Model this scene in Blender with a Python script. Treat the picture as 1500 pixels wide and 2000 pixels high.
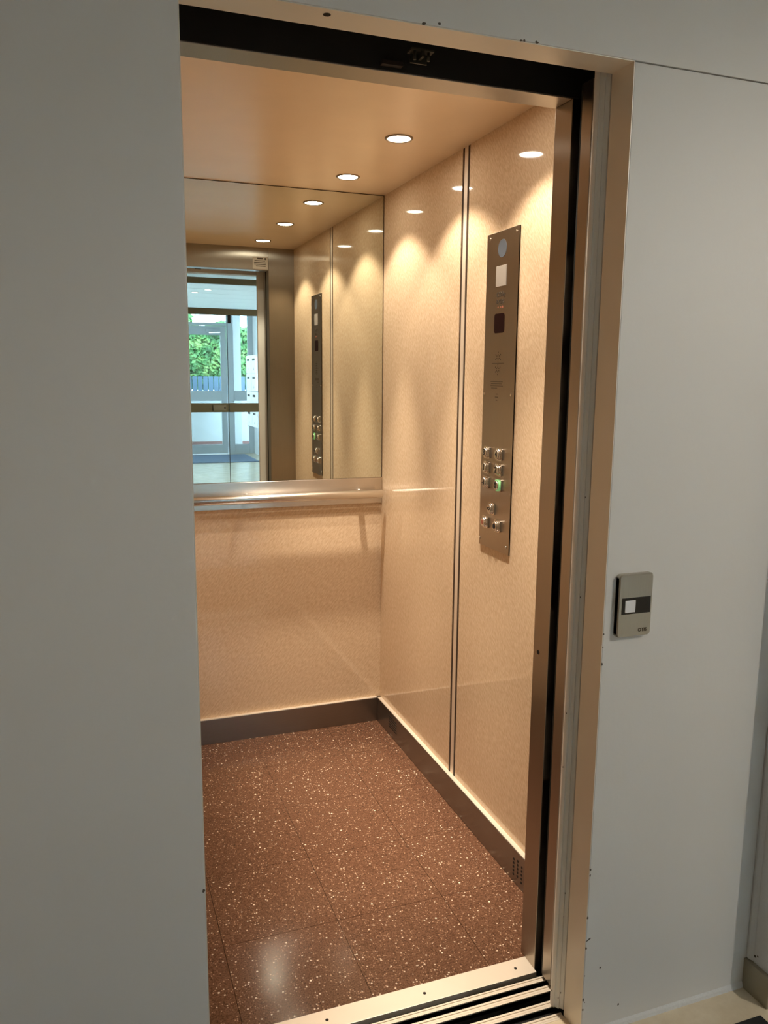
import bpy, bmesh, math, random
from mathutils import Vector, Matrix

random.seed(7)
scene = bpy.context.scene
C = scene.collection
for o in list(bpy.data.objects):
    bpy.data.objects.remove(o, do_unlink=True)

# ------------------------------------------------------------------ camera
F_PX = 1573.33                       # focal length in pixels of the 1500 x 2000 frame
CAM_LOC = Vector((-0.0109, -1.3646, 1.4892))
YAW, PITCH, ROLL = 0.3526, -0.1660, 0.0090
cam = bpy.data.cameras.new('camera')
cam.sensor_fit = 'VERTICAL'
cam.sensor_height = 36.0
cam.lens = F_PX / 2000.0 * 36.0
cam.clip_start, cam.clip_end = 0.02, 200
cam_ob = bpy.data.objects.new('camera', cam)
C.objects.link(cam_ob)
_f = Vector((math.sin(YAW) * math.cos(PITCH), math.cos(YAW) * math.cos(PITCH), math.sin(PITCH)))
_r = Vector((math.cos(YAW), -math.sin(YAW), 0))
_u = _r.cross(_f)
_R = _r * math.cos(ROLL) + _u * math.sin(ROLL)
_U = -_r * math.sin(ROLL) + _u * math.cos(ROLL)
m = Matrix((_R, _U, -_f)).transposed().to_4x4()
m.translation = CAM_LOC
cam_ob.matrix_world = m
scene.camera = cam_ob

# ------------------------------------------------------------------ sky and exposure
SKY = (0.52, 0.72, 1.0)
SKY_STRENGTH = 15.0
world = bpy.data.worlds.new('world')
scene.world = world
world.use_nodes = True
bg = world.node_tree.nodes['Background']
bg.inputs[0].default_value = (*SKY, 1)
bg.inputs[1].default_value = SKY_STRENGTH
scene.view_settings.view_transform = 'Standard'
scene.view_settings.look = 'None'
scene.view_settings.gamma = 1.0
scene.view_settings.use_curve_mapping = False
scene.view_settings.exposure = 0.0
scene.cycles.max_bounces = 10
scene.cycles.diffuse_bounces = 5
scene.cycles.glossy_bounces = 5
scene.cycles.transparent_max_bounces = 12
scene.cycles.caustics_refractive = False
scene.cycles.adaptive_threshold = 0.03
scene.cycles.sample_clamp_indirect = 8.0

CAR_LAMP_W = 29.0                    # each recessed lamp of the lift car
CAR_BEAM_W = 185.0                    # the narrow middle of their beam
CAR_LAMP_COL = (1.0, 0.85, 0.67)
ADDED_LAMP_W = 132.0                  # the unseen lamp added to light the landing wall
LOBBY_LAMP_COL = (1.0, 0.91, 0.77)

# ------------------------------------------------------------------ main dimensions (metres)
XR, XLEFT = 1.141, -0.007            # car side walls
YB, YF = 1.799, 0.292                # car back wall, inner face of the front
H = 2.2                              # car ceiling
HK, KT = 0.105, 0.018                # kick plate
XJ, XJL, YJ0, ZT = 0.994, 0.140, 0.2247, 2.0768   # car entrance
XO, XOL, ZO, YRV = 0.982, 0.151, 2.0761, 0.069    # landing opening and the depth of its reveal
XC = 1.463                           # side pier right of the landing wall
ZC = 2.62                            # lobby ceiling
YP, YD = -3.8, -10.68                # glazed partition, street door
XW = 3.03                            # lobby right wall


# ------------------------------------------------------------------ helpers
class MB:
    """collects shapes in world coordinates"""
    def __init__(s):
        s.v, s.f, s.sm = [], [], []

    def add(s, vs, fs, smooth=False):
        n = len(s.v)
        s.v += [tuple(v) for v in vs]
        s.f += [tuple(i + n for i in f) for f in fs]
        s.sm += [smooth] * len(fs)
        return s

    def box(s, x0, x1, y0, y1, z0, z1, bev=0.0):
        if bev > 0:
            b = bev
            xs, ys, zs = (x0, x1), (y0, y1), (z0, z1)
            bm = bmesh.new()
            bmesh.ops.create_cube(bm, size=1)
            for v in bm.verts:
                v.co = Vector((xs[v.co.x > 0], ys[v.co.y > 0], zs[v.co.z > 0]))
            bmesh.ops.bevel(bm, geom=list(bm.edges), offset=b, segments=2, profile=0.5, affect='EDGES')
            bm.verts.index_update()
            s.add([v.co for v in bm.verts], [[v.index for v in f.verts] for f in bm.faces])
            bm.free()
            return s
        vs = [(x0, y0, z0), (x1, y0, z0), (x1, y1, z0), (x0, y1, z0), (x0, y0, z1), (x1, y0, z1), (x1, y1, z1), (x0, y1, z1)]
        return s.add(vs, [(0, 3, 2, 1), (4, 5, 6, 7), (0, 1, 5, 4), (1, 2, 6, 5), (2, 3, 7, 6), (3, 0, 4, 7)])

    def lathe(s, p, axis, prof, n=24):
        """prof: list of (distance along axis, radius) about the point p"""
        a = Vector(axis).normalized()
        t = a.orthogonal().normalized()
        b = a.cross(t)
        vs, fs = [], []
        for d, r in prof:
            for k in range(n):
                an = 2 * math.pi * k / n
                vs.append(Vector(p) + a * d + (t * math.cos(an) + b * math.sin(an)) * r)
        for i in range(len(prof) - 1):
            for k in range(n):
                k2 = (k + 1) % n
                fs.append((i * n + k, i * n + k2, (i + 1) * n + k2, (i + 1) * n + k))
        s.add(vs, fs, True)
        m0 = len(prof) - 1
        s.add(vs[:n], [tuple(reversed(range(n)))])
        s.add(vs[m0 * n:], [tuple(range(n))])
        return s

    def prism(s, poly, ax, lo, hi):
        """poly: 2-D outline in the two other axes (in x, y, z order); extruded along axis ax"""
        n = len(poly)
        def P(q, t):
            q = list(q)
            q.insert(ax, t)
            return q
        vs = [P(q, lo) for q in poly] + [P(q, hi) for q in poly]
        fs = [tuple(range(n))[::-1], tuple(range(n, 2 * n))] + [(i, (i + 1) % n, (i + 1) % n + n, i + n) for i in range(n)]
        return s.add(vs, fs)

    def fix(s):
        bm = bmesh.new()
        bv = [bm.verts.new(v) for v in s.v]
        for f, sm in zip(s.f, s.sm):
            try:
                ff = bm.faces.new([bv[i] for i in f])
                ff.smooth = sm
            except ValueError:
                pass
        bmesh.ops.remove_doubles(bm, verts=list(bm.verts), dist=1e-6)
        bmesh.ops.recalc_face_normals(bm, faces=list(bm.faces))
        return bm


WLOC = {}                                          # world location of every object


def tag(o, label=None, cat=None, group=None, kind=None):
    for k, v in (('label', label), ('category', cat), ('group', group), ('kind', kind)):
        if v:
            o[k] = v
    return o


def link_mesh(name, me, material, parent, origin):
    o = bpy.data.objects.new(name, me)
    C.objects.link(o)
    me.materials.clear()
    me.materials.append(material)
    base = WLOC[parent.name] if parent else Vector((0, 0, 0))
    o.location = origin - base
    WLOC[o.name] = Vector(origin)
    if parent:
        o.parent = parent
    return o


def obj(name, mb, material, parent=None, **kw):
    bm = mb.fix()
    lo = [min(v.co[i] for v in bm.verts) for i in range(3)]
    hi = [max(v.co[i] for v in bm.verts) for i in range(3)]
    org = Vector(((lo[0] + hi[0]) / 2, (lo[1] + hi[1]) / 2, lo[2]))
    for v in bm.verts:
        v.co -= org
    me = bpy.data.meshes.new(name)
    bm.to_mesh(me)
    bm.free()
    return tag(link_mesh(name, me, material, parent, org), **kw)


def thing(name, loc, label, cat, group=None, kind=None):
    o = bpy.data.objects.new(name, None)
    C.objects.link(o)
    o.empty_display_size = 0.05
    o.location = loc
    WLOC[o.name] = Vector(loc)
    return tag(o, label, cat, group, kind)


def text(name, s, size, where, xa, ya, material, parent, align='CENTER', depth=0.0004):
    """lettering: a flat mesh lying at `where`, reading along xa with ya up"""
    cu = bpy.data.curves.new(name, 'FONT')
    cu.body = s
    cu.size = size
    cu.align_x = align
    cu.align_y = 'CENTER'
    cu.extrude = depth
    cu.offset = size * 0.02
    cu.resolution_u = 3
    tmp = bpy.data.objects.new('tmp_text', cu)
    C.objects.link(tmp)
    dg = bpy.context.evaluated_depsgraph_get()
    dg.update()
    me = bpy.data.meshes.new_from_object(tmp.evaluated_get(dg))
    bpy.data.objects.remove(tmp, do_unlink=True)
    xa, ya = Vector(xa), Vector(ya)
    za = xa.cross(ya)
    me.transform(Matrix((xa, ya, za)).transposed().to_4x4())
    me.name = name
    return link_mesh(name, me, material, parent, Vector(where))


# ------------------------------------------------------------------ materials
def nt(name):
    ma = bpy.data.materials.new(name)
    ma.use_nodes = True
    t = ma.node_tree
    return ma, t, t.nodes['Principled BSDF']


def setp(b, **kw):
    for k, v in kw.items():
        b.inputs[k.replace('_', ' ')].default_value = v


def plain(name, col, rough=0.5, metal=0.0, **kw):
    ma, t, b = nt(name)
    setp(b, Base_Color=(*col, 1), Roughness=rough, Metallic=metal)
    for k, v in kw.items():
        b.inputs[k.replace('_', ' ')].default_value = v
    # a little unevenness so that no surface is perfectly flat in colour
    n = t.nodes.new('ShaderNodeTexNoise')
    n.inputs['Scale'].default_value = 9
    n.inputs['Detail'].default_value = 4
    g = t.nodes.new('ShaderNodeNewGeometry')
    t.links.new(g.outputs['Position'], n.inputs['Vector'])
    mx = t.nodes.new('ShaderNodeMix')
    mx.data_type = 'RGBA'
    mx.inputs[6].default_value = (*[c * 0.95 for c in col], 1)
    mx.inputs[7].default_value = (*[min(1, c * 1.05) for c in col], 1)
    t.links.new(n.outputs['Fac'], mx.inputs[0])
    t.links.new(mx.outputs[2], b.inputs['Base Color'])
    return ma


def steel(name, col, rough, tangent, aniso=0.85, wave=0.0):
    """brushed metal; tangent = the direction in which highlights are smeared"""
    ma, t, b = nt(name)
    setp(b, Base_Color=(*col, 1), Metallic=1.0, Roughness=rough, Anisotropic=aniso)
    c = t.nodes.new('ShaderNodeCombineXYZ')
    for i in range(3):
        c.inputs[i].default_value = tangent[i]
    t.links.new(c.outputs[0], b.inputs['Tangent'])
    g = t.nodes.new('ShaderNodeNewGeometry')
    mp = t.nodes.new('ShaderNodeMapping')
    mp.inputs['Scale'].default_value = [900 if a else 12 for a in tangent]
    t.links.new(g.outputs['Position'], mp.inputs['Vector'])
    n = t.nodes.new('ShaderNodeTexNoise')
    n.inputs['Scale'].default_value = 1
    t.links.new(mp.outputs[0], n.inputs['Vector'])
    mx = t.nodes.new('ShaderNodeMix')
    mx.data_type = 'RGBA'
    mx.inputs[6].default_value = (*[k * 0.93 for k in col], 1)
    mx.inputs[7].default_value = (*[k * 1.07 for k in col], 1)
    t.links.new(n.outputs['Fac'], mx.inputs[0])
    t.links.new(mx.outputs[2], b.inputs['Base Color'])
    if wave:
        n2 = t.nodes.new('ShaderNodeTexNoise')
        n2.inputs['Scale'].default_value = 3.5
        n2.inputs['Detail'].default_value = 0
        t.links.new(g.outputs['Position'], n2.inputs['Vector'])
        bp = t.nodes.new('ShaderNodeBump')
        bp.inputs['Strength'].default_value = 1.0
        bp.inputs['Distance'].default_value = wave
        t.links.new(n2.outputs['Fac'], bp.inputs['Height'])
        t.links.new(bp.outputs[0], b.inputs['Normal'])
    return ma


def emit(name, col, strength):
    ma, t, b = nt(name)
    setp(b, Base_Color=(*col, 1), Emission_Color=(*col, 1), Emission_Strength=strength, Roughness=0.4)
    return ma


def laminate():
    ma, t, b = nt('beige_laminate')
    g = t.nodes.new('ShaderNodeNewGeometry')
    sp = t.nodes.new('ShaderNodeSeparateXYZ')
    t.links.new(g.outputs['Position'], sp.inputs[0])
    sm = t.nodes.new('ShaderNodeMath')
    t.links.new(sp.outputs[0], sm.inputs[0])
    t.links.new(sp.outputs[1], sm.inputs[1])
    cb_ = t.nodes.new('ShaderNodeCombineXYZ')
    t.links.new(sm.outputs[0], cb_.inputs[0])
    t.links.new(sp.outputs[2], cb_.inputs[1])
    rt = t.nodes.new('ShaderNodeMapping')
    rt.inputs['Rotation'].default_value = (0, 0, -0.9)
    t.links.new(cb_.outputs[0], rt.inputs['Vector'])
    mp = t.nodes.new('ShaderNodeMapping')
    mp.inputs['Scale'].default_value = (55, 190, 1)
    t.links.new(rt.outputs[0], mp.inputs['Vector'])
    n = t.nodes.new('ShaderNodeTexNoise')
    n.inputs['Scale'].default_value = 1.0
    n.inputs['Detail'].default_value = 3
    t.links.new(mp.outputs[0], n.inputs['Vector'])
    r = t.nodes.new('ShaderNodeValToRGB')
    r.color_ramp.elements[0].position = 0.36
    r.color_ramp.elements[0].color = (0.66, 0.485, 0.318, 1)
    r.color_ramp.elements[1].position = 0.66
    r.color_ramp.elements[1].color = (0.79, 0.625, 0.450, 1)
    t.links.new(n.outputs['Fac'], r.inputs[0])
    t.links.new(r.outputs[0], b.inputs['Base Color'])
    setp(b, Roughness=0.05, IOR=1.5)
    return ma


def terrazzo():
    ma, t, b = nt('brown_speckled_floor')
    g = t.nodes.new('ShaderNodeNewGeometry')
    oi = t.nodes.new('ShaderNodeObjectInfo')
    ad = t.nodes.new('ShaderNodeVectorMath')
    ad.operation = 'MULTIPLY_ADD'
    ad.inputs[1].default_value = (1, 1, 1)
    sc = t.nodes.new('ShaderNodeMath')
    sc.operation = 'MULTIPLY'
    sc.inputs[1].default_value = 13.0
    t.links.new(oi.outputs['Random'], sc.inputs[0])
    t.links.new(g.outputs['Position'], ad.inputs[0])
    t.links.new(sc.outputs[0], ad.inputs[2])
    V = ad.outputs[0]

    def ramp(src, a, b_):
        m_ = t.nodes.new('ShaderNodeMapRange')
        m_.inputs[1].default_value, m_.inputs[2].default_value = a, b_
        t.links.new(src, m_.inputs[0])
        return m_.outputs[0]

    def flecks(scale, keep, size):
        v = t.nodes.new('ShaderNodeTexVoronoi')
        v.inputs['Scale'].default_value = scale
        t.links.new(V, v.inputs['Vector'])
        sx = t.nodes.new('ShaderNodeSeparateColor')
        t.links.new(v.outputs['Color'], sx.inputs[0])
        a = ramp(sx.outputs[0], keep, keep + 0.01)
        d = ramp(v.outputs['Distance'], size, size * 0.7)
        mu = t.nodes.new('ShaderNodeMath')
        mu.operation = 'MULTIPLY'
        t.links.new(a, mu.inputs[0])
        t.links.new(d, mu.inputs[1])
        return mu.outputs[0], sx.outputs[1]

    def mix(f, a, col):
        mx = t.nodes.new('ShaderNodeMix')
        mx.data_type = 'RGBA'
        t.links.new(f, mx.inputs[0])
        if isinstance(a, tuple):
            mx.inputs[6].default_value = (*a, 1)
        else:
            t.links.new(a, mx.inputs[6])
        mx.inputs[7].default_value = (*col, 1)
        return mx.outputs[2]
    n = t.nodes.new('ShaderNodeTexNoise')
    n.inputs['Scale'].default_value = 260
    n.inputs['Detail'].default_value = 3
    t.links.new(V, n.inputs['Vector'])
    c = mix(ramp(n.outputs['Fac'], 0.35, 0.65), (0.066, 0.029, 0.016), (0.152, 0.076, 0.046))
    f, _ = flecks(190, 0.80, 0.42)
    c = mix(f, c, (0.34, 0.21, 0.14))
    f, _ = flecks(165, 0.86, 0.40)
    c = mix(f, c, (0.050, 0.022, 0.014))
    f, _ = flecks(120, 0.90, 0.34)
    c = mix(f, c, (0.62, 0.49, 0.38))
    f, _ = flecks(75, 0.955, 0.26)
    c = mix(f, c, (0.76, 0.65, 0.53))
    t.links.new(c, b.inputs['Base Color'])
    rg = t.nodes.new('ShaderNodeMapRange')
    rg.inputs[3].default_value, rg.inputs[4].default_value = 0.09, 0.20
    t.links.new(n.outputs['Fac'], rg.inputs[0])
    t.links.new(rg.outputs[0], b.inputs['Roughness'])
    return ma


def paint(name, col, rough=0.55, bump=0.0006, scale=60):
    ma, t, b = nt(name)
    setp(b, Roughness=rough)
    g = t.nodes.new('ShaderNodeNewGeometry')
    n = t.nodes.new('ShaderNodeTexNoise')
    n.inputs['Scale'].default_value = 2.2
    n.inputs['Detail'].default_value = 5
    t.links.new(g.outputs['Position'], n.inputs['Vector'])
    mx = t.nodes.new('ShaderNodeMix')
    mx.data_type = 'RGBA'
    mx.inputs[6].default_value = (*[c * 0.96 for c in col], 1)
    mx.inputs[7].default_value = (*[min(1, c * 1.03) for c in col], 1)
    t.links.new(n.outputs['Fac'], mx.inputs[0])
    t.links.new(mx.outputs[2], b.inputs['Base Color'])
    n2 = t.nodes.new('ShaderNodeTexNoise')
    n2.inputs['Scale'].default_value = scale
    n2.inputs['Detail'].default_value = 3
    t.links.new(g.outputs['Position'], n2.inputs['Vector'])
    bp = t.nodes.new('ShaderNodeBump')
    bp.inputs['Strength'].default_value = 0.5
    bp.inputs['Distance'].default_value = bump
    t.links.new(n2.outputs['Fac'], bp.inputs['Height'])
    t.links.new(bp.outputs[0], b.inputs['Normal'])
    return ma


def glass_pane():
    ma, t, b = nt('clear_glass')
    out = t.nodes['Material Output']
    t.nodes.remove(b)
    tr = t.nodes.new('ShaderNodeBsdfTransparent')
    tr.inputs[0].default_value = (0.95, 0.98, 0.97, 1)
    gl = t.nodes.new('ShaderNodeBsdfGlossy')
    gl.inputs['Roughness'].default_value = 0.0
    fr = t.nodes.new('ShaderNodeFresnel')
    fr.inputs[0].default_value = 1.45
    mx = t.nodes.new('ShaderNodeMixShader')
    t.links.new(fr.outputs[0], mx.inputs[0])
    t.links.new(tr.outputs[0], mx.inputs[1])
    t.links.new(gl.outputs[0], mx.inputs[2])
    t.links.new(mx.outputs[0], out.inputs[0])
    return ma


def mirror_mat():
    ma, t, b = nt('mirror_silver')
    setp(b, Base_Color=(0.76, 0.795, 0.72, 1), Metallic=1.0, Roughness=0.0)
    return ma


def leaf_mat():
    ma, t, b = nt('leaf_green')
    g = t.nodes.new('ShaderNodeNewGeometry')
    n = t.nodes.new('ShaderNodeTexNoise')
    n.inputs['Scale'].default_value = 5
    n.inputs['Detail'].default_value = 4
    t.links.new(g.outputs['Position'], n.inputs['Vector'])
    r = t.nodes.new('ShaderNodeValToRGB')
    e = r.color_ramp.elements
    e[0].position, e[0].color = 0.33, (0.025, 0.090, 0.022, 1)
    e[1].position, e[1].color = 0.65, (0.30, 0.46, 0.14, 1)
    x = e.new(0.5)
    x.color = (0.105, 0.29, 0.085, 1)
    t.links.new(n.outputs['Fac'], r.inputs[0])
    t.links.new(r.outputs[0], b.inputs['Base Color'])
    setp(b, Roughness=0.5)
    return ma


def stone(name, a, bcol, rough):
    ma, t, b = nt(name)
    g = t.nodes.new('ShaderNodeNewGeometry')
    n = t.nodes.new('ShaderNodeTexNoise')
    n.inputs['Scale'].default_value = 7
    n.inputs['Detail'].default_value = 8
    n.inputs['Roughness'].default_value = 0.65
    t.links.new(g.outputs['Position'], n.inputs['Vector'])
    r = t.nodes.new('ShaderNodeValToRGB')
    r.color_ramp.elements[0].position, r.color_ramp.elements[0].color = 0.35, (*a, 1)
    r.color_ramp.elements[1].position, r.color_ramp.elements[1].color = 0.65, (*bcol, 1)
    t.links.new(n.outputs['Fac'], r.inputs[0])
    t.links.new(r.outputs[0], b.inputs['Base Color'])
    setp(b, Roughness=rough)
    return ma


ST = (0.38, 0.345, 0.305)
M = dict(
    lam=laminate(), floor=terrazzo(), mirror=mirror_mat(), glass=glass_pane(), leaf=leaf_mat(),
    ceil=plain('tan_ceiling_paint', (0.90, 0.71, 0.50), 0.30),
    stx=steel('brushed_steel_x', ST, 0.30, (1, 0, 0), 0.98, 0.0010),
    band=steel('brushed_band_steel', (0.66, 0.61, 0.56), 0.26, (0, 0, 1), 0.85),
    sty=steel('brushed_steel_y', (0.42, 0.375, 0.32), 0.32, (0, 1, 0), 0.85, 0.0008),
    cop=steel('brushed_steel_panel', (0.50, 0.45, 0.39), 0.30, (0, 1, 0), 0.7),
    kick=steel('kick_plate_steel', (0.31, 0.30, 0.285), 0.30, (0, 0, 1), 0.0),
    rail=plain('satin_steel', (0.72, 0.70, 0.67), 0.22, 1.0),
    bezel=plain('lamp_bezel', (0.34, 0.28, 0.22), 0.35, 0.7),
    chrome=plain('chrome', (0.80, 0.77, 0.72), 0.12, 1.0),
    joint=plain('joint_strip_steel', (0.80, 0.68, 0.55), 0.4, 0.3),
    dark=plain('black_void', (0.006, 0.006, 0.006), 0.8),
    black=plain('black_plastic', (0.012, 0.012, 0.012), 0.25),
    groove=plain('dark_reveal', (0.045, 0.024, 0.012), 0.7),
    wall=paint('white_wall_paint', (0.71, 0.70, 0.685)),
    wallside=paint('rough_white_paint', (0.72, 0.73, 0.74), 0.6, 0.003, 140),
    frame=plain('champagne_frame_metal', (0.80, 0.76, 0.68), 0.40, 0.15),
    nose=plain('grey_door_edge', (0.84, 0.83, 0.80), 0.4),
    sill=plain('aluminium_sill', (0.78, 0.71, 0.61), 0.42, 0.55),
    brass=plain('olive_skirting_metal', (0.34, 0.31, 0.235), 0.4, 0.5),
    olive=plain('olive_bronze_metal', (0.235, 0.205, 0.130), 0.45, 0.35),
    stone=stone('beige_stone', (0.62, 0.52, 0.37), (0.76, 0.67, 0.51), 0.22),
    matblack=plain('black_mat', (0.012, 0.014, 0.014), 0.9),
    matblue=plain('grey_blue_mat', (0.13, 0.17, 0.24), 0.95),
    lobbyceil=plain('white_ceiling_board', (0.84, 0.84, 0.83), 0.4),
    alu=plain('pale_door_aluminium', (0.40, 0.43, 0.45), 0.4),
    mail=plain('white_mailbox_enamel', (0.74, 0.72, 0.72), 0.35),
    white=plain('white_plastic', (0.78, 0.79, 0.82), 0.4),
    paper=plain('white_sheet', (0.9, 0.9, 0.88), 0.6),
    sticker=plain('sticker_paper', (0.55, 0.50, 0.44), 0.5),
    plateblue=plain('blue_grey_disc', (0.075, 0.090, 0.115), 0.4),
    cardgrey=plain('scuffed_label', (0.30, 0.27, 0.245), 0.4),
    display=plain('dark_red_display', (0.014, 0.004, 0.004), 0.35, 0.0, Specular_IOR_Level=0.08),
    ink=plain('dark_engraving', (0.040, 0.026, 0.014), 0.6),
    redink=plain('red_engraving', (0.30, 0.10, 0.06), 0.6),
    hole=plain('dark_hole', (0.010, 0.007, 0.005), 0.9),
    chip=plain('dark_paint_chip', (0.10, 0.085, 0.07), 0.8),
    fence=plain('blue_grey_fence', (0.10, 0.17, 0.25), 0.5),
    outwall=plain('outdoor_white_render', (0.42, 0.42, 0.41), 0.8),
    kerbred=plain('red_brick_course', (0.20, 0.09, 0.08), 0.8),
    bark=plain('shrub_bark', (0.12, 0.08, 0.05), 0.9),
    pave=plain('outdoor_paving', (0.45, 0.45, 0.44), 0.9),
    operator=plain('dark_olive_bracket', (0.016, 0.017, 0.010), 0.6),
    rust=plain('dull_red_strip', (0.014, 0.006, 0.004), 0.8),
    lens=emit('lamp_lens', (1.0, 0.90, 0.74), 55.0),
    lobbylens=emit('lobby_lamp_lens', (1.0, 0.96, 0.9), 8.0),
    green=emit('green_button_ring', (0.30, 0.72, 0.30), 0.30),
)
Z, XA, YA = (0, 0, 1), (1, 0, 0), (0, 1, 0)
S = 'structure'

# ================================================================== STRUCTURE: the lift car
# car floor: separate square tiles on a dark bed
fl = obj('floor_car', MB().box(XLEFT, XR, 0.272, YB, -0.05, -0.004), M['groove'],
         label='speckled brown tiled floor inside the lift', cat='floor', kind=S)
gx = [XLEFT, 0.260, 0.575, 0.892, XR]
gy = [0.272, 0.571, 0.885, 1.200, 1.515, YB]
for i in range(len(gx) - 1):
    for j in range(len(gy) - 1):
        g = 0.0006
        obj('floor_tile', MB().box(gx[i] + g, gx[i + 1] - g, gy[j] + g, gy[j + 1] - g, -0.004, 0.0), M['floor'], fl)

# side walls: laminate panels, dark reveals and a steel strip over a backing board
for side, sx, lab in (('right', 1, 'beige laminate lift wall carrying the control panel'), ('left', -1, 'beige laminate lift wall opposite the control panel')):
    xi = XR if sx > 0 else XLEFT
    def bx(d0, d1, *a):
        q = sorted((xi + sx * d0, xi + sx * d1))
        return MB().box(q[0], q[1], *a)
    w = obj('wall_car_' + side, bx(0.012, 0.03, YF, YB + 0.03, 0, H), M['groove'], label=lab, cat='wall', kind=S)
    obj('wall_panel', bx(0, 0.012, YF, 1.0225, 0.09, H), M['lam'], w)
    obj('wall_panel', bx(0, 0.012, 1.0755, YB, 0.09, H), M['lam'], w)
    obj('reveal_strip', bx(0.002, 0.012, 1.0225, 1.0755, 0.09, H), M['groove'], w)
    obj('joint_strip', bx(0, 0.0019, 1.0372, 1.0608, 0.09, H), M['joint'], w)
wb = obj('wall_car_back', MB().box(XLEFT, XR, YB + 0.012, YB + 0.03, 0, H), M['groove'],
         label='beige laminate back wall of the lift under the mirror', cat='wall', kind=S)
obj('wall_panel', MB().box(XLEFT, XR, YB, YB + 0.012, 0.09, 1.03), M['lam'], wb)
obj('wall_panel', MB().box(XLEFT, XR, YB, YB + 0.012, 1.03, H), M['lam'], wb)

obj('ceiling_car', MB().box(XLEFT - 0.03, XR + 0.03, YF - 0.06, YB + 0.03, H, H + 0.03), M['ceil'],
    label='tan lift ceiling with recessed lamps', cat='ceiling', kind=S)

# kick plates
kb = obj('baseboard_car_back', MB().box(XLEFT, XR - KT, YB - KT, YB, 0, HK, 0.0015), M['kick'],
         label='dull steel kick plate along the back wall of the lift', cat='kick plate', kind=S)
kr = obj('baseboard_car_right', MB().box(XR - KT, XR, YF, YB, 0, HK, 0.0015), M['kick'],
         label='dull steel kick plate below the control panel wall', cat='kick plate', kind=S)
kl = obj('baseboard_car_left', MB().box(XLEFT, XLEFT + KT, YF, YB - KT, 0, HK, 0.0015), M['kick'],
         label='dull steel kick plate along the far left lift wall', cat='kick plate', kind=S)
obj('ledge_highlight', MB().box(XLEFT, XR - KT, YB - KT + 0.002, YB, HK, HK + 0.0012), M['sill'], kb)  # paler strips paint the lamplight along the kick plate tops
obj('ledge_highlight', MB().box(XR - KT + 0.002, XR, YF, YB - KT, HK, HK + 0.0012), M['sill'], kr)
obj('ledge_highlight', MB().box(XLEFT, XLEFT + KT - 0.002, YF, YB - KT, HK, HK + 0.0012), M['sill'], kl)
for r_ in range(5):
    z = 0.036 + r_ * 0.011
    obj('vent_slot', MB().box(XR - KT - 0.0006, XR - KT + 0.002, 1.545, 1.635, z, z + 0.0045), M['hole'], kr)
for r_ in range(5):
    for c_ in range(3):
        obj('vent_hole', MB().lathe((XR - KT - 0.0006, 0.566 - c_ * 0.0235, 0.024 + r_ * 0.0122 + (c_ % 2) * 0.006), (1, 0, 0), [(0, 0.0042), (0.002, 0.0042)], 10), M['hole'], kr)

# car front: two returns and the transom between them
obj_front = obj('wall_car_front', MB().box(XJ, XR + 0.03, YJ0, YF, 0, H, 0.0012), M['sty'],
                label='brushed steel entrance post of the lift beside the control panel', cat='door post', kind=S)
obj('screw_hole', MB().lathe((XJ - 0.0006, 0.269, 0.831), (1, 0, 0), [(0, 0.0055), (0.002, 0.0055)], 14), M['hole'], obj_front)
obj('inner_face', MB().box(XJ + 0.001, XR + 0.02, YF, YF + 0.0012, 0, H - 0.0005), M['stx'], obj_front)
lf = obj('wall_car_front_left', MB().box(XLEFT - 0.03, XJL, YJ0, YF, 0, H, 0.0012), M['sty'],
         label='brushed steel entrance post of the lift on its far left', cat='door post', kind=S)
obj('inner_face', MB().box(XLEFT - 0.02, XJL - 0.001, YF, YF + 0.0012, 0, H - 0.0005), M['stx'], lf)
obj('trim_1', MB().box(XJL + 0.001, XJ - 0.001, YJ0, YF + 0.0012, ZT, H, 0.001), M['stx'],
    label='brushed steel transom over the lift entrance', cat='transom', kind=S)
# black sheet in front of the car, painting the darkness of the gap
obj('dark_gap_sheet', MB().box(XLEFT - 0.2, XR + 0.12, YJ0 - 0.004, YJ0 - 0.0005, ZT + 0.0015, 2.6), M['dark'],
    label='black sheet painted as the darkness of the gap above the transom', cat='cover', kind=S)

# shaft around the car
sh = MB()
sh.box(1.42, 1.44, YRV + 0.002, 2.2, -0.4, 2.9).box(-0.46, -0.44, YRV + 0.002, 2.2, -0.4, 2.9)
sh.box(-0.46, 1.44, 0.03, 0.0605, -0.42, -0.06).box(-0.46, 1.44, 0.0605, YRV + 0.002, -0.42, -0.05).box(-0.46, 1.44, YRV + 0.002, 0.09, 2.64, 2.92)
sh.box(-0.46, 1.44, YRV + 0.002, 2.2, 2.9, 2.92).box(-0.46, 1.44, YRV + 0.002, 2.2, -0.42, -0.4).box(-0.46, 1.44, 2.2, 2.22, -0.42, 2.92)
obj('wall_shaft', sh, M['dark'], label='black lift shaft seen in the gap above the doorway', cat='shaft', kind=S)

# ================================================================== STRUCTURE: landing wall and door frame
wr = obj('wall_front_right', MB().box(XO + 0.0015, XC + 0.3, 0, YRV, -0.02, ZO - 0.0015, 0.0015), M['wall'],
         label='white painted wall right of the lift with the call button', cat='wall', kind=S)
wl = obj('wall_front_left', MB().box(-2.6, XOL - 0.0015, 0, YRV, -0.02, ZC, 0.0015), M['wall'],
         label='plain shaded wall filling the left of the view', cat='wall', kind=S)
wh = obj('wall_front_header', MB().box(XOL - 0.0015, XC + 0.3, -0.0008, YRV, ZO + 0.0005, ZC, 0.001), M['wall'],
         label='white painted wall above the lift doorway', cat='wall', kind=S)
fr = thing('trim_3', ((XO + XOL) / 2, 0.03, 0), 'champagne metal lining of the landing doorway', 'door frame', kind=S)
obj('frame_post', MB().box(XO, XO + 0.0015, 0.0005, YRV, 0, ZO), M['frame'], fr)
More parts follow.
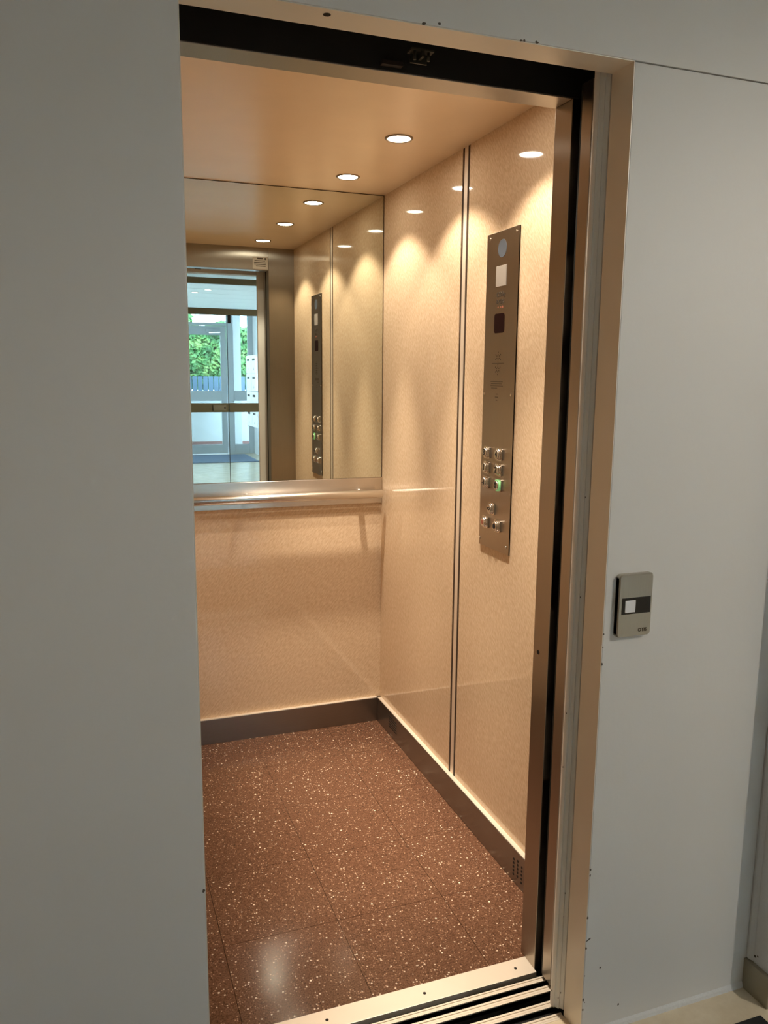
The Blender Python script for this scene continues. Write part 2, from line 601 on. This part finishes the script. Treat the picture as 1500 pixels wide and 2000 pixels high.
obj('frame_post', MB().box(XOL - 0.0015, XOL, 0.0005, YRV, 0, ZO), M['frame'], fr)
obj('frame_head', MB().box(XOL, XO, 0.0005, YRV, ZO - 0.0012, ZO + 0.0003), M['frame'], fr)
obj('screw_hole', MB().lathe((0.391, 0.020, ZO - 0.0018), Z, [(0, 0.0065), (0.002, 0.0065)], 14), M['hole'], fr)
# worn spots in the paint
chips = [(0.741, 2.0772), (0.747, 2.0782), (0.772, 2.0782), (0.583, 2.081), (0.555, 2.0775), (0.9845, 0.42), (0.985, 0.406), (0.9845, 0.302),
         (0.9845, 0.226), (0.985, 0.157), (0.9845, 0.096), (0.9885, 0.088), (0.985, 0.070), (1.082, 0.056), (0.9845, 0.933), (0.9845, 0.896),
         (0.985, 0.961), (1.026, 0.167), (0.99, 0.247), (0.147, 0.561), (1.375, 0.004)]
for i, (x, z) in enumerate(chips):
    mb = MB()
    n = 7
    rx, rz = random.uniform(0.0012, 0.0030), random.uniform(0.0016, 0.0050)
    if z > 2:
        rx, rz = rz * 1.6, rx * 1.1
    if i == 18:
        rx, rz = 0.0075, 0.0022
    poly = []
    for k in range(n):
        a = 2 * math.pi * k / n
        q = random.uniform(0.6, 1.1)
        px, pz = rx * q * math.cos(a), rz * q * math.sin(a)
        if i == 18:
            px, pz = px - pz * 0.3, pz + px * 0.6
        poly.append((x + px, z + pz))
    y0 = -0.0012 if z > 2 else -0.0003
    mb.prism(poly, 1, y0, y0 + 0.0012)
    obj('paint_chip', mb, M['chip'], wh if z > 2 else (wl if x < 0.5 else wr))

# landing door leaf (slid open, only its fluted edge shows) and car door leaf
nose = [(1.30, 0.075), (0.9905, 0.075), (0.9845, 0.0765), (0.9815, 0.0805), (0.9790, 0.0835), (0.9765, 0.0825), (0.9740, 0.0850), (0.9720, 0.0895),
        (0.9700, 0.0905), (0.9680, 0.0895), (0.9655, 0.0935), (0.9645, 0.0985), (0.9660, 0.1045), (0.9705, 0.1070), (1.30, 0.107)]
d1 = obj('door_1', MB().prism(nose, 2, 0.008, ZO + 0.03), M['nose'], label='grey fluted edge of the open landing door', cat='door', kind=S)
for z, y, x in ((0.048, 0.0985, 0.9645), (0.05, 0.0825, 0.9795), (0.036, 0.0845, 0.9745), (0.25, 0.084, 0.9785), (0.31, 0.0835, 0.9785), (1.02, 0.0835, 0.979), (1.24, 0.0838, 0.979), (0.62, 0.097, 0.9650), (0.75, 0.094, 0.9653)):
    obj('scuff_mark', MB().lathe((x - 0.0004, y, z), (1, -0.4, 0), [(0, 0.0022), (0.0012, 0.0016)], 7), M['chip'], d1)
d2 = obj('door_2', MB().box(0.9955, 1.30, 0.152, 0.190, 0.010, ZT + 0.02, 0.0012), M['sty'], label='brown steel edge of the open lift car door', cat='door', kind=S)

obj('rear_strip', MB().box(0.9965, 1.28, 0.190, 0.196, 0.012, ZT + 0.02), M['dark'], d2)  # black strip over the rear face of the car door

# sills
cs = thing('car_sill', (0.56, 0.2, 0), 'aluminium sill plate and door track of the lift car', 'door sill')
obj('sill_bed', MB().box(XJL - 0.05, 1.25, 0.1465, 0.272, -0.05, -0.014), M['dark'], cs)
pl = obj('sill_plate', MB().box(XJL, XJ + 0.0, 0.2125, 0.2718, -0.014, 0.0015, 0.0008), M['sill'], cs)
for x in (0.949, 0.697, 0.449, 0.200):
    obj('screw_hole', MB().lathe((x, 0.241, 0.0009), Z, [(0, 0.0040), (0.0012, 0.0040)], 12), M['hole'], pl)


def ridge(y0, y1, x0, x1, par):
    """one track rib: two raised lips with a fine channel between"""
    w = (y1 - y0)
    for a, b in ((0, 0.28), (0.36, 0.64), (0.72, 1)):
        obj('track_rib', MB().box(x0, x1, y0 + a * w, y0 + b * w, -0.014, 0.0 if a != 0.36 else -0.0010), M['sill'], par)
    obj('track_web', MB().box(x0, x1, y0, y1, -0.014, -0.0028), M['sill'], par)


ridge(0.1815, 0.1970, XJL - 0.05, 1.20, cs)
ridge(0.1465, 0.1655, XJL - 0.05, 1.20, cs)
ls = thing('landing_sill', (0.56, 0.09, 0), 'aluminium landing sill with door track at the doorway', 'door sill')
obj('sill_bed', MB().box(XOL - 0.05, 1.25, 0.035, 0.1195, -0.05, -0.014), M['dark'], ls)
ridge(0.1010, 0.1195, XOL - 0.05, 1.20, ls)
ridge(0.0610, 0.0790, XOL - 0.05, 0.9805, ls)
obj('hanger_bracket', MB().box(0.594, 0.640, 0.150, 0.176, 2.096, 2.099).box(0.600, 0.634, 0.172, 0.176, 2.070 + 0.010, 2.097).box(0.615, 0.620, 0.150, 0.172, 2.085, 2.097)
    .lathe((0.603, 0.158, 2.081), Z, [(0, 0.003), (0.016, 0.003)], 8).lathe((0.631, 0.158, 2.081), Z, [(0, 0.003), (0.016, 0.003)], 8), M['operator'],
    label='small dark olive door gear bracket in the black gap above the doorway', cat='bracket')
obj('gear_strip', MB().box(0.555, 0.598, 0.205, 0.219, 2.0835, 2.0915, 0.001), M['rust'],
    label='dull red strip in the black gap left of the bracket', cat='strip')

# ================================================================== STRUCTURE: lobby
obj('floor', MB().box(-2.6, XW, YD, 0.0605, -0.06, 0.0), M['stone'], label='beige stone lobby floor in front of the lift', cat='floor', kind=S)
ce = obj('ceiling', MB().box(-2.6, XW, YD - 0.05, YRV, ZC + 0.012, ZC + 0.1), M['groove'], label='white boarded lobby ceiling seen in the mirror', cat='ceiling', kind=S)
y = 0.0
while y > YD + 0.1:
    y2 = max(y - 0.62, YD)
    obj('ceiling_board', MB().box(-2.6, XW, y2 + 0.004, y - 0.004, ZC, ZC + 0.012), M['lobbyceil'], ce)
    y = y2
obj('caulk_bead', MB().prism([(-0.0005, 0.0), (-0.0045, 0.0), (-0.0035, 0.009), (-0.0005, 0.016)], 0, XO + 0.03, XC - 0.012), M['wallside'], wr)
wp = obj('wall_right', MB().box(XC, XW + 0.2, -0.08, 0.0, 0, ZC, 0.002), M['wallside'], label='rough white side wall at the right edge of the view', cat='wall', kind=S)
obj('corner_bead', MB().prism([(XC - 0.0005, -0.019), (XC - 0.0045, -0.014), (XC - 0.0065, -0.007), (XC - 0.0055, -0.0005), (XC - 0.0005, -0.0005)], 2, 0.082, ZC), M['wallside'], wp)
bb = obj('baseboard_right', MB().box(XC - 0.012, XC, -0.08, -0.0005, 0, 0.080, 0.0012), M['brass'],
         label='olive metal skirting at the lower right corner', cat='skirting', kind=S)
obj('paint_chip', MB().lathe((XC - 0.0004, -0.022, 0.097), XA, [(0, 0.0035), (0.001, 0.003)], 7).lathe((XC - 0.0004, -0.030, 0.102), XA, [(0, 0.0025), (0.001, 0.002)], 7), M['chip'], wp)
obj('wall_lobby_right', MB().box(XW, XW + 0.2, YD, -0.08, 0, ZC + 0.1), M['wall'], label='white lobby wall behind the mailboxes in the mirror', cat='wall', kind=S)
obj('wall_lobby_left', MB().box(-2.8, -2.6, YP, 0.07, 0, ZC + 0.1), M['wall'], label='white lobby wall on the far left out of view', cat='wall', kind=S)
obj('wall_vestibule_left', MB().box(-0.2, 0.0, -5.0, YP, 0, ZC + 0.1).box(-0.2, 0.0, YD, -10.3, 0, ZC + 0.1).box(-0.2, 0.0, -10.3, -5.0, 0, 0.3).box(-0.2, 0.0, -10.3, -5.0, 2.5, ZC + 0.1), M['wall'],
    label='white vestibule wall around the added long window, out of view', cat='wall', kind=S)
bk = MB().box(-2.8, 1.30, YD - 0.12, YD, 0, ZC + 0.1).box(XW, XW + 0.2, YD - 0.12, YD, 0, ZC + 0.1)
obj('wall_lobby_back', bk, M['wall'], label='white street wall around the entrance door in the mirror', cat='wall', kind=S)

w1 = thing('added_window', (-0.1, -7.65, 0.3), 'added unseen window that lets daylight into the vestibule', 'window', kind=S)  # unseen window, added to brighten the vestibule with daylight
for k in range(5):
    yy = -10.3 + k * 1.325
    obj('window_post', MB().box(-0.13, -0.07, yy - 0.03, yy + 0.03, 0.3, 2.5), M['alu'], w1)
    if k < 4:
        obj('glass_pane', MB().box(-0.104, -0.096, yy + 0.03, yy + 1.295, 0.3, 2.5), M['glass'], w1)

obj('wall_light_block', MB().box(-2.6, 0.62, YP - 0.06, YP + 0.06, 0, ZC), M['wall'], label='added unseen wall that blocks daylight left of the glass partition', cat='wall', kind=S)  # unseen wall, added to keep daylight off the left landing wall

# glazed partition with olive rails
gp = thing('door_3', (1.42, YP, 0), 'glass lobby partition with olive bronze rails seen in the mirror', 'glass door', kind=S)
def bar(name, x0, x1, z0, z1, mat=M['olive'], par=gp, d=0.045):
    return obj(name, MB().box(x0, x1, YP - d / 2, YP + d / 2, z0, z1, 0.002), mat, par)
bar('head_rail', 0.62, XW, 2.430, 2.490, d=0.06)
bar('transom_rail', 0.62, XW, 2.117, 2.182, d=0.06)
mid = bar('middle_rail', 0.70, 1.419, 1.103, 1.198)
bar('middle_rail', 1.429, 2.40, 1.103, 1.198)
bar('bottom_rail', 0.70, 1.419, 0.01, 0.10)
bar('bottom_rail', 1.429, 2.40, 0.01, 0.10)
for x in (0.66, 2.44):
    bar('post', x - 0.04, x + 0.04, 0, 2.117)
lp = obj('lock_plate', MB().box(1.252, 1.392, YP + 0.0225, YP + 0.032, 1.122, 1.178, 0.002), M['brass'], mid)
obj('key_hole', MB().lathe((1.378, YP + 0.032, 1.150), YA, [(0, 0.010), (0.003, 0.008)], 12), M['black'], mid)
obj('plate_edge', MB().box(1.250, 1.254, YP + 0.0225, YP + 0.036, 1.120, 1.180), M['black'], mid)
for nm, x0, x1, z0, z1 in (('glass_pane', 0.62, XW, 2.49, ZC), ('glass_pane', 0.62, XW, 2.182, 2.43), ('glass_pane', 0.70, 1.4205, 1.198, 2.115), ('glass_pane', 1.4275, 2.40, 1.198, 2.115),
                           ('glass_pane', 0.70, 1.4205, 0.10, 1.103), ('glass_pane', 1.4275, 2.40, 0.10, 1.103), ('glass_pane', 2.48, XW, 0.0, 2.117)):
    obj(nm, MB().box(x0, x1, YP - 0.004, YP + 0.004, z0, z1), M['glass'], gp)
obj('edge_seal', MB().box(1.4215, 1.4265, YP - 0.005, YP + 0.005, 0.1, 2.115), M['black'], gp)
obj('pivot_fitting', MB().box(1.432, 1.462, YP - 0.02, YP + 0.02, 2.035, 2.117, 0.003), M['black'], gp)

# street door
sd = thing('door_4', (2.02, YD, 0), 'pale grey framed entrance door with glass panes seen in the mirror', 'door', kind=S)
def al(name, x0, x1, z0, z1, par=sd, d=0.06, mat=M['alu']):
    return obj(name, MB().box(x0, x1, YD - d / 2, YD + d / 2, z0, z1, 0.004), mat, par)
al('post', 2.535, 2.655, 0, ZC, d=0.09)
al('post', 2.935, 3.03, 0, ZC, d=0.09)
al('post', 1.300, 1.400, 0, ZC, d=0.09)
al('transom_rail', 1.40, 2.535, 2.412, 2.462, d=0.09)
al('stile', 2.417, 2.520, 0.01, 2.405)
al('stile', 1.410, 1.520, 0.01, 2.405)
tr = al('top_rail', 1.52, 2.417, 2.237, 2.405)
al('middle_rail', 1.52, 2.417, 1.015, 1.197)
al('bottom_rail', 1.52, 2.417, 0.01, 0.187)
al('sidelight_rail', 2.655, 2.935, 1.015, 1.197)
al('sidelight_rail', 2.655, 2.935, 0.0, 0.182)
for x0, x1, z0, z1 in ((1.52, 2.417, 1.197, 2.237), (1.52, 2.417, 0.187, 1.015), (2.655, 2.935, 1.197, ZC), (2.655, 2.935, 0.182, 1.015), (1.40, 2.535, 2.462, ZC)):
    obj('glass_pane', MB().box(x0, x1, YD - 0.004, YD + 0.004, z0, z1), M['glass'], sd)
cl = obj('door_closer', MB().box(2.15, 2.36, YD + 0.03, YD + 0.085, 2.29, 2.345, 0.004), M['alu'], sd)
obj('closer_arm', MB().prism([(2.21, YD + 0.05), (2.235, YD + 0.05), (2.40, YD + 0.20), (2.385, YD + 0.215)], 2, 2.272, 2.286), M['chrome'], cl)
obj('door_mat', MB().box(1.3, 2.80, -10.40, -9.05, 0.0, 0.014, 0.003), M['matblue'], label='grey blue entrance mat on the lobby floor in the mirror', cat='mat')
obj('floor_mat', MB().box(-0.6, 1.42, -1.2, -0.092, 0.0, 0.006, 0.002), M['matblack'], label='black floor mat at the lower right edge of the view', cat='mat')

# ================================================================== THINGS IN THE CAR
mr = thing('wall_mirror', (0.567, YB, 1.075), 'large frameless mirror covering the upper back wall of the lift', 'mirror')
obj('mirror_pane', MB().box(XLEFT + 0.002, 1.1375, YB - 0.006, YB - 0.0008, 1.0755, H - 0.003), M['mirror'], mr)
obj('mirror_edge', MB().box(1.1375, 1.1402, YB - 0.006, YB - 0.0008, 1.0755, H - 0.0008).box(XLEFT + 0.002, 1.1375, YB - 0.006, YB - 0.0008, H - 0.003, H - 0.0008), M['groove'], mr)

hr = thing('handrail', (0.567, 1.76, 0.967), 'brushed steel handrail on a steel band below the mirror', 'handrail')
obj('backing_band', MB().box(XLEFT + 0.002, 1.1395, YB - 0.010, YB - 0.0008, 0.967, 1.0745, 0.0015), M['band'], hr)
R_ = 0.0175
obj('rail', MB().lathe((0.013, 1.739, 1.0135), XA, [(0, R_ * 0.72), (0.002, R_ * 0.93), (0.005, R_), (1.105, R_), (1.108, R_ * 0.93), (1.110, R_ * 0.72)], 32), M['rail'], hr)
for x in (1.042, 0.567, 0.092):
    b_ = obj('bracket', MB().lathe((x, 1.739, 1.010), YA, [(0, 0.0120), (0.0495, 0.0120)], 20), M['rail'], hr)
    obj('bracket_rose', MB().lathe((x, YB - 0.0145, 1.010), YA, [(0, 0.017), (0.001, 0.0185), (0.0045, 0.019)], 24), M['rail'], b_)


def downlight(name, x, y, zc, r, watts, col, lensmat, label, group, cone=108, beam=0.0):
    t = thing(name, (x, y, zc), label, 'ceiling lamp', group)
    mb = MB()
    n = 32
    prof = [(r * 0.80, -0.0010), (r * 0.84, -0.0035), (r * 0.93, -0.0045), (r, -0.0015), (r, 0.0005)]
    vs, fs = [], []
    for q, z in prof:
        for k in range(n):
            a = 2 * math.pi * k / n
            vs.append((x + q * math.cos(a), y + q * math.sin(a), zc + z))
    for i in range(len(prof) - 1):
        for k in range(n):
            fs.append((i * n + k, i * n + (k + 1) % n, (i + 1) * n + (k + 1) % n, (i + 1) * n + k))
    mb.add(vs, fs, True)
    obj('ring', mb, M['bezel'], t)
    obj('lens', MB().lathe((x, y, zc - 0.0022), Z, [(0, r * 0.80), (0.0020, r * 0.82)], n), lensmat, t)
    ld = bpy.data.lights.new('lamp_light', 'SPOT')
    ld.energy = watts
    ld.color = col
    ld.spot_size = math.radians(cone)
    ld.spot_blend = 0.35
    ld.shadow_soft_size = r * 0.55
    lo = bpy.data.objects.new('lamp_light', ld)
    C.objects.link(lo)
    lo.parent = t
    lo.location = (0, 0, -0.006)
    if beam:
        l2 = ld.copy()
        l2.energy = beam
        l2.spot_size = math.radians(40)
        l2.spot_blend = 1.0
        o2 = bpy.data.objects.new('lamp_light', l2)
        C.objects.link(o2)
        o2.parent = t
        o2.location = (0, 0, -0.006)
    return t


labs = {(0, 1): 'recessed ceiling lamp of the lift nearest the doorway, seen only in the mirror',
        (1, 1): 'larger of the two lit ceiling lamps, nearer the doorway',
        (2, 1): 'smaller of the two lit ceiling lamps, close to the mirror'}
for j, yl in enumerate((0.536, 1.047, 1.556)):
    downlight('ceiling_lamp', 0.914, yl, H, 0.043, CAR_LAMP_W, CAR_LAMP_COL, M['lens'], labs[(j, 1)], 'recessed lamps in the lift ceiling', beam=CAR_BEAM_W)

# ------------------------------------------------------------------ control panel on the right wall
XP = XR - 0.005
cp = thing('control_panel', (XR, 0.784, 0.972), 'tall brushed steel lift control panel with floor buttons', 'control panel')
obj('plate', MB().box(XP, XR - 0.0002, 0.6875, 0.880, 0.972, 1.9075, 0.0008), M['cop'], cp)
RX, RZ, RN = (0, -1, 0), (0, 0, 1), (-1, 0, 0)
for yy, zz in ((0.860, 1.893), (0.702, 1.892), (0.870, 1.442), (0.712 - 0.006, 1.441), (0.873, 0.993), (0.715 - 0.01, 0.994)):
    obj('screw', MB().lathe((XP, yy, zz), RN, [(0, 0.0048), (0.0014, 0.0044), (0.0022, 0.0024)], 14), M['chrome'], cp)
obj('emblem_disc', MB().lathe((XP, 0.784, 1.858), RN, [(0, 0.0255), (0.0008, 0.0252)], 32), M['plateblue'], cp)

obj('lamp_window', MB().box(XP - 0.002, XP, 0.754, 0.8155, 1.7515, 1.810, 0.0008), M['cardgrey'], cp)
text('load_text', '630 kg', 0.0195, (XP - 0.0004, 0.784, 1.7285), RX, RZ, M['ink'], cp)
text('persons_text', '8 PERS', 0.0165, (XP - 0.0004, 0.787, 1.7085), RX, RZ, M['ink'], cp)
for a, b_, c_ in ((0.797, 0.803, 0.0020), (0.781, 0.787, 0.0020), (0.769, 0.777, 0.0034)):
    obj('red_mark', MB().box(XP - 0.0004, XP, a, b_, 1.6935 - c_, 1.6935 + c_), M['redink'], cp)


def rounded(y0, y1, z0, z1, r, n=5):
    out = []
    for cy_, cz_, a0 in ((y1 - r, z1 - r, 0), (y0 + r, z1 - r, 90), (y0 + r, z0 + r, 180), (y1 - r, z0 + r, 270)):
        for k in range(n + 1):
            a = math.radians(a0 + 90 * k / n)
            out.append((cy_ + r * math.cos(a), cz_ + r * math.sin(a)))
    return out


obj('floor_display', MB().prism(rounded(0.7585, 0.8195, 1.6195, 1.6755, 0.009), 0, XP - 0.001, XP + 0.001), M['display'], cp)
for cz_ in (1.550, 1.514):                      # loudspeaker and microphone holes
    for k in range(12):
        a = 2 * math.pi * (k % 6) / 6 + math.pi / 2
        rr = 0.0080 if k < 6 else 0.0165
        rz = rr * 0.85
        obj('speaker_hole', MB().lathe((XP - 0.0003, 0.7895 - rr * math.cos(a), cz_ + rz * math.sin(a)), RN, [(0, 0.0021), (0.0003, 0.0021)], 8), M['ink'], cp)
obj('engraved_line', MB().box(XP - 0.0003, XP, 0.752, 0.826, 1.5312, 1.5328), M['ink'], cp)
for k, (a, b_) in enumerate(((0.757, 0.832), (0.762, 0.830), (0.755, 0.832), (0.790, 0.828))):
    zz = 1.4775 - k * 0.0062
    obj('engraved_line', MB().box(XP - 0.0003, XP, a, b_, zz, zz + 0.0017), M['ink'], cp)
for zz, w_ in ((1.441, 0.006), (1.432, 0.010), (1.423, 0.005)):
    obj('engraved_line', MB().box(XP - 0.0003, XP, 0.792 - w_, 0.792 + w_, zz, zz + 0.0022), M['ink'], cp)

btn = [('button', 0.836, 1.265, '3'), ('button', 0.758, 1.265, '4'), ('button', 0.836, 1.2190, '1'), ('button', 0.758, 1.2190, '2'),
       ('button', 0.835, 1.1735, '-1'), ('button', 0.757, 1.1735, '0'), ('door_open_button', 0.794, 1.097, '<>'), ('alarm_button', 0.833, 1.050, ''), ('fan_button', 0.756, 1.050, '')]
for nm, yy, zz, s_ in btn:
    h = 0.0185
    bz = obj(nm, MB().prism(rounded(yy - h, yy + h, zz - h, zz + h, 0.006, 3), 0, XP - 0.005, XP), M['chrome'], cp)
    lit = s_ == '0'
    obj('button_collar', MB().lathe((XP - 0.005, yy, zz), RN, [(0, 0.0172), (0.0035, 0.0168), (0.0050, 0.0155)] if not lit else [(0, 0.0180), (0.0040, 0.0178), (0.0050, 0.0160)], 24), M['green'] if lit else M['chrome'], bz)
    obj('button_cap', MB().lathe((XP - 0.0098, yy, zz), RN, [(0, 0.0140), (0.0035, 0.0136), (0.0045, 0.0122)], 24), M['rail'], bz)
    xt = XP - 0.0146
    if nm == 'alarm_button':
        obj('alarm_mark', MB().lathe((xt + 0.0003, yy, zz), RN, [(0, 0.0072), (0.0005, 0.0070)], 18), M['redink'], bz)
    elif nm == 'fan_button':
        obj('button_mark', MB().lathe((xt + 0.0003, yy, zz), RN, [(0, 0.0088), (0.0005, 0.0086)], 18), M['hole'], bz)
    else:
        text('number', s_, 0.025 if len(s_) < 2 else 0.019, (xt, yy, zz), RX, RZ, M['hole'], bz)
    if nm == 'button':
        obj('braille_dot', MB().lathe((XP, yy + 0.025, zz - 0.012), RN, [(0, 0.0020), (0.0012, 0.0012)], 8), M['chrome'], cp)

# notice on the transom, readable only in the mirror
no = thing('notice_sticker', (0.948, YF + 0.0015, 2.082), 'small printed notice stuck at the corner of the steel transom', 'notice')
obj('sheet', MB().box(0.905, 0.990, YF + 0.0014, YF + 0.0022, 2.0825, 2.1485), M['sticker'], no)
obj('print_block', MB().box(0.930, 0.962, YF + 0.0022, YF + 0.0026, 2.136, 2.1435), M['ink'], no)
obj('print_dot', MB().lathe((0.976, YF + 0.0022, 2.139), YA, [(0, 0.0055), (0.0004, 0.0055)], 14), M['ink'], no)
for zz, a, b_ in ((2.1255, 0.915, 0.975), (2.1155, 0.912, 0.980), (2.106, 0.912, 0.978), (2.0965, 0.922, 0.978)):
    obj('print_line', MB().box(a, b_, YF + 0.0022, YF + 0.0026, zz, zz + 0.0042), M['ink'], no)

# ------------------------------------------------------------------ call button on the landing wall
cb = thing('call_station', (1.051, 0, 0.953), 'small steel call button plate on the white landing wall', 'call button')
pp = rounded(1.0085, 1.0935, 0.9535, 1.0890, 0.007, 4)
mb = MB()
inner = rounded(1.0105, 1.0915, 0.9555, 1.0870, 0.006, 4)
n = len(pp)
vs = [(a, 0.0, b_) for a, b_ in pp] + [(a, -0.010, b_) for a, b_ in pp] + [(a, -0.0125, b_) for a, b_ in inner]
fs = [(i, (i + 1) % n, (i + 1) % n + n, i + n) for i in range(n)] + [(i + n, (i + 1) % n + n, (i + 1) % n + 2 * n, i + 2 * n) for i in range(n)] + [tuple(range(2 * n, 3 * n)), tuple(range(n))[::-1]]
mb.add(vs, fs)
obj('plate', mb, steel('call_plate_steel', (0.50, 0.47, 0.41), 0.36, (1, 0, 0), 0.5), cb)
obj('black_window', MB().box(1.0165, 1.0885, -0.0132, -0.012, 1.0035, 1.0390, 0.0004), M['black'], cb)
obj('push_button', MB().box(1.0235, 1.0495, -0.0150, -0.013, 1.0075, 1.0335, 0.0008), M['white'], cb)
text('brand_text', 'OTIS', 0.0105, (1.0715, -0.0127, 0.9665), XA, RZ, M['ink'], cb)

# ================================================================== LOBBY LAMPS, MAILBOXES
for x, y, lab in ((1.473, -6.729, 'left one of two small lobby ceiling lamps in the mirror'), (1.593, -6.309, 'right one of two small lobby ceiling lamps in the mirror'),
                  (2.45, -1.70, 'added unseen ceiling lamp that lights the landing wall')):  # the last lamp is unseen, added to brighten the landing wall
    near = y > -3
    downlight('lobby_lamp', x, y, ZC, 0.055, ADDED_LAMP_W if near else 25, LOBBY_LAMP_COL, M['lobbylens'], lab, 'recessed lamps in the lobby ceiling', 165)

XM = 2.20
mbk = thing('mailbox_bank', (XM + 0.15, -6.3, 0), 'white bank of mailboxes by the lobby wall seen in the mirror', 'mailboxes')
obj('cabinet', MB().box(XM + 0.004, XM + 0.30, -6.86, -5.30, 0.775, 1.775), M['mail'], mbk)
for x in (XM + 0.05, XM + 0.25):
    for y in (-6.0, -5.36):
        obj('leg', MB().box(x - 0.02, x + 0.02, y - 0.02, y + 0.02, 0, 0.775), M['mail'], mbk)
for r_ in range(4):
    for c_ in range(4):
        y0 = -6.86 + c_ * 0.39
        z1 = 1.772 - r_ * 0.250
        d_ = obj('mailbox_door', MB().box(XM - 0.012, XM + 0.004, y0 + 0.006, y0 + 0.384, z1 - 0.244, z1, 0.002), M['mail'], mbk)
        obj('letter_slot', MB().box(XM - 0.0135, XM - 0.011, y0 + 0.075, y0 + 0.245, z1 - 0.075, z1 - 0.045), M['black'], d_)
        obj('lock', MB().lathe((XM - 0.012, y0 + 0.17, z1 - 0.185), RN, [(0, 0.019), (0.006, 0.017)], 12), M['white'], d_)
obj('notice_sheet', MB().box(XM - 0.024, XM - 0.0215, -6.135, -5.70, 1.285, 1.745), M['paper'],
    label='bright white sheet hanging on the mailboxes in the mirror', cat='notice')

# ================================================================== OUTDOORS beyond the street door
obj('ground', MB().box(-8, 12, -22, YD - 0.12, -0.08, -0.02), M['pave'], label='grey paving outside the entrance door', cat='ground', kind=S)
obj('canopy', MB().box(-3, 6, -12.6, YD - 0.12, 2.78, 2.95), M['outwall'], label='white canopy over the street entrance', cat='canopy', kind=S)
pil = obj('pillar', MB().box(2.72, 2.93, -11.62, -11.40, -0.02, 2.78, 0.006), M['outwall'], label='white square pillar outside beside the entrance door', cat='pillar')
lw = thing('boundary_wall', (2.5, -12.7, 0), 'low white garden wall with a red base outside', 'garden wall')
obj('wall_body', MB().box(-2, 8, -12.8, -12.6, 0.09, 1.06), M['outwall'], lw)
obj('base_course', MB().box(-2, 8, -12.82, -12.58, -0.02, 0.09), M['kerbred'], lw)
fe = thing('garden_fence', (2.5, -13.0, 0), 'blue grey slatted fence in front of the hedge', 'fence')
for k in range(34):
    x = 0.9 + k * 0.115
    obj('fence_slat', MB().box(x, x + 0.098, -13.02, -13.0, 0.0, 1.47), M['fence'], fe)
obj('fence_rail', MB().box(0.9, 4.8, -13.06, -13.02, 1.10, 1.16), M['fence'], fe)
he = thing('hedge', (2.6, -13.8, 0), 'bright green leafy hedge beyond the entrance door', 'hedge')
mb = MB()
vs, fs = [], []
for k in range(15000):
    px = random.uniform(1.2, 4.6)
    top = 2.60 + 0.06 * math.sin(px * 7) + (0.22 if px < 2.25 else 0.0)
    pz = random.uniform(1.2, top)
    py = -13.5 - abs(random.gauss(0, 0.3))
    c = Vector((px, py, pz))
    d = Vector((random.uniform(-1, 1), random.uniform(-0.6, 0.9), random.uniform(-1, 0.5))).normalized()
    nrm = Vector((random.uniform(-0.6, 0.6), 1, random.uniform(-0.2, 1.0))).normalized()
    s_ = d.cross(nrm).normalized()
    L, W = random.uniform(0.09, 0.17), random.uniform(0.028, 0.05)
    b0 = len(vs)
    vs += [c - d * L / 2, c + s_ * W, c + d * L / 2, c - s_ * W]
    fs += [(b0, b0 + 1, b0 + 2), (b0, b0 + 2, b0 + 3)]
mb.v, mb.f, mb.sm = [tuple(v) for v in vs], fs, [False] * len(fs)
me = bpy.data.meshes.new('foliage')
me.from_pydata([tuple(Vector(v) - Vector((2.6, -13.8, 0))) for v in vs], [], fs)
fo = link_mesh('foliage', me, M['leaf'], he, Vector((2.6, -13.8, 0)))
fo['kind'] = 'stuff'
for x in (1.2, 2.0, 2.8, 3.6, 4.4):
    obj('stem', MB().lathe((x, -13.85, -0.02), (0.03, 0, 1), [(0, 0.04), (1.2, 0.03), (2.2, 0.012)], 8), M['bark'], he)
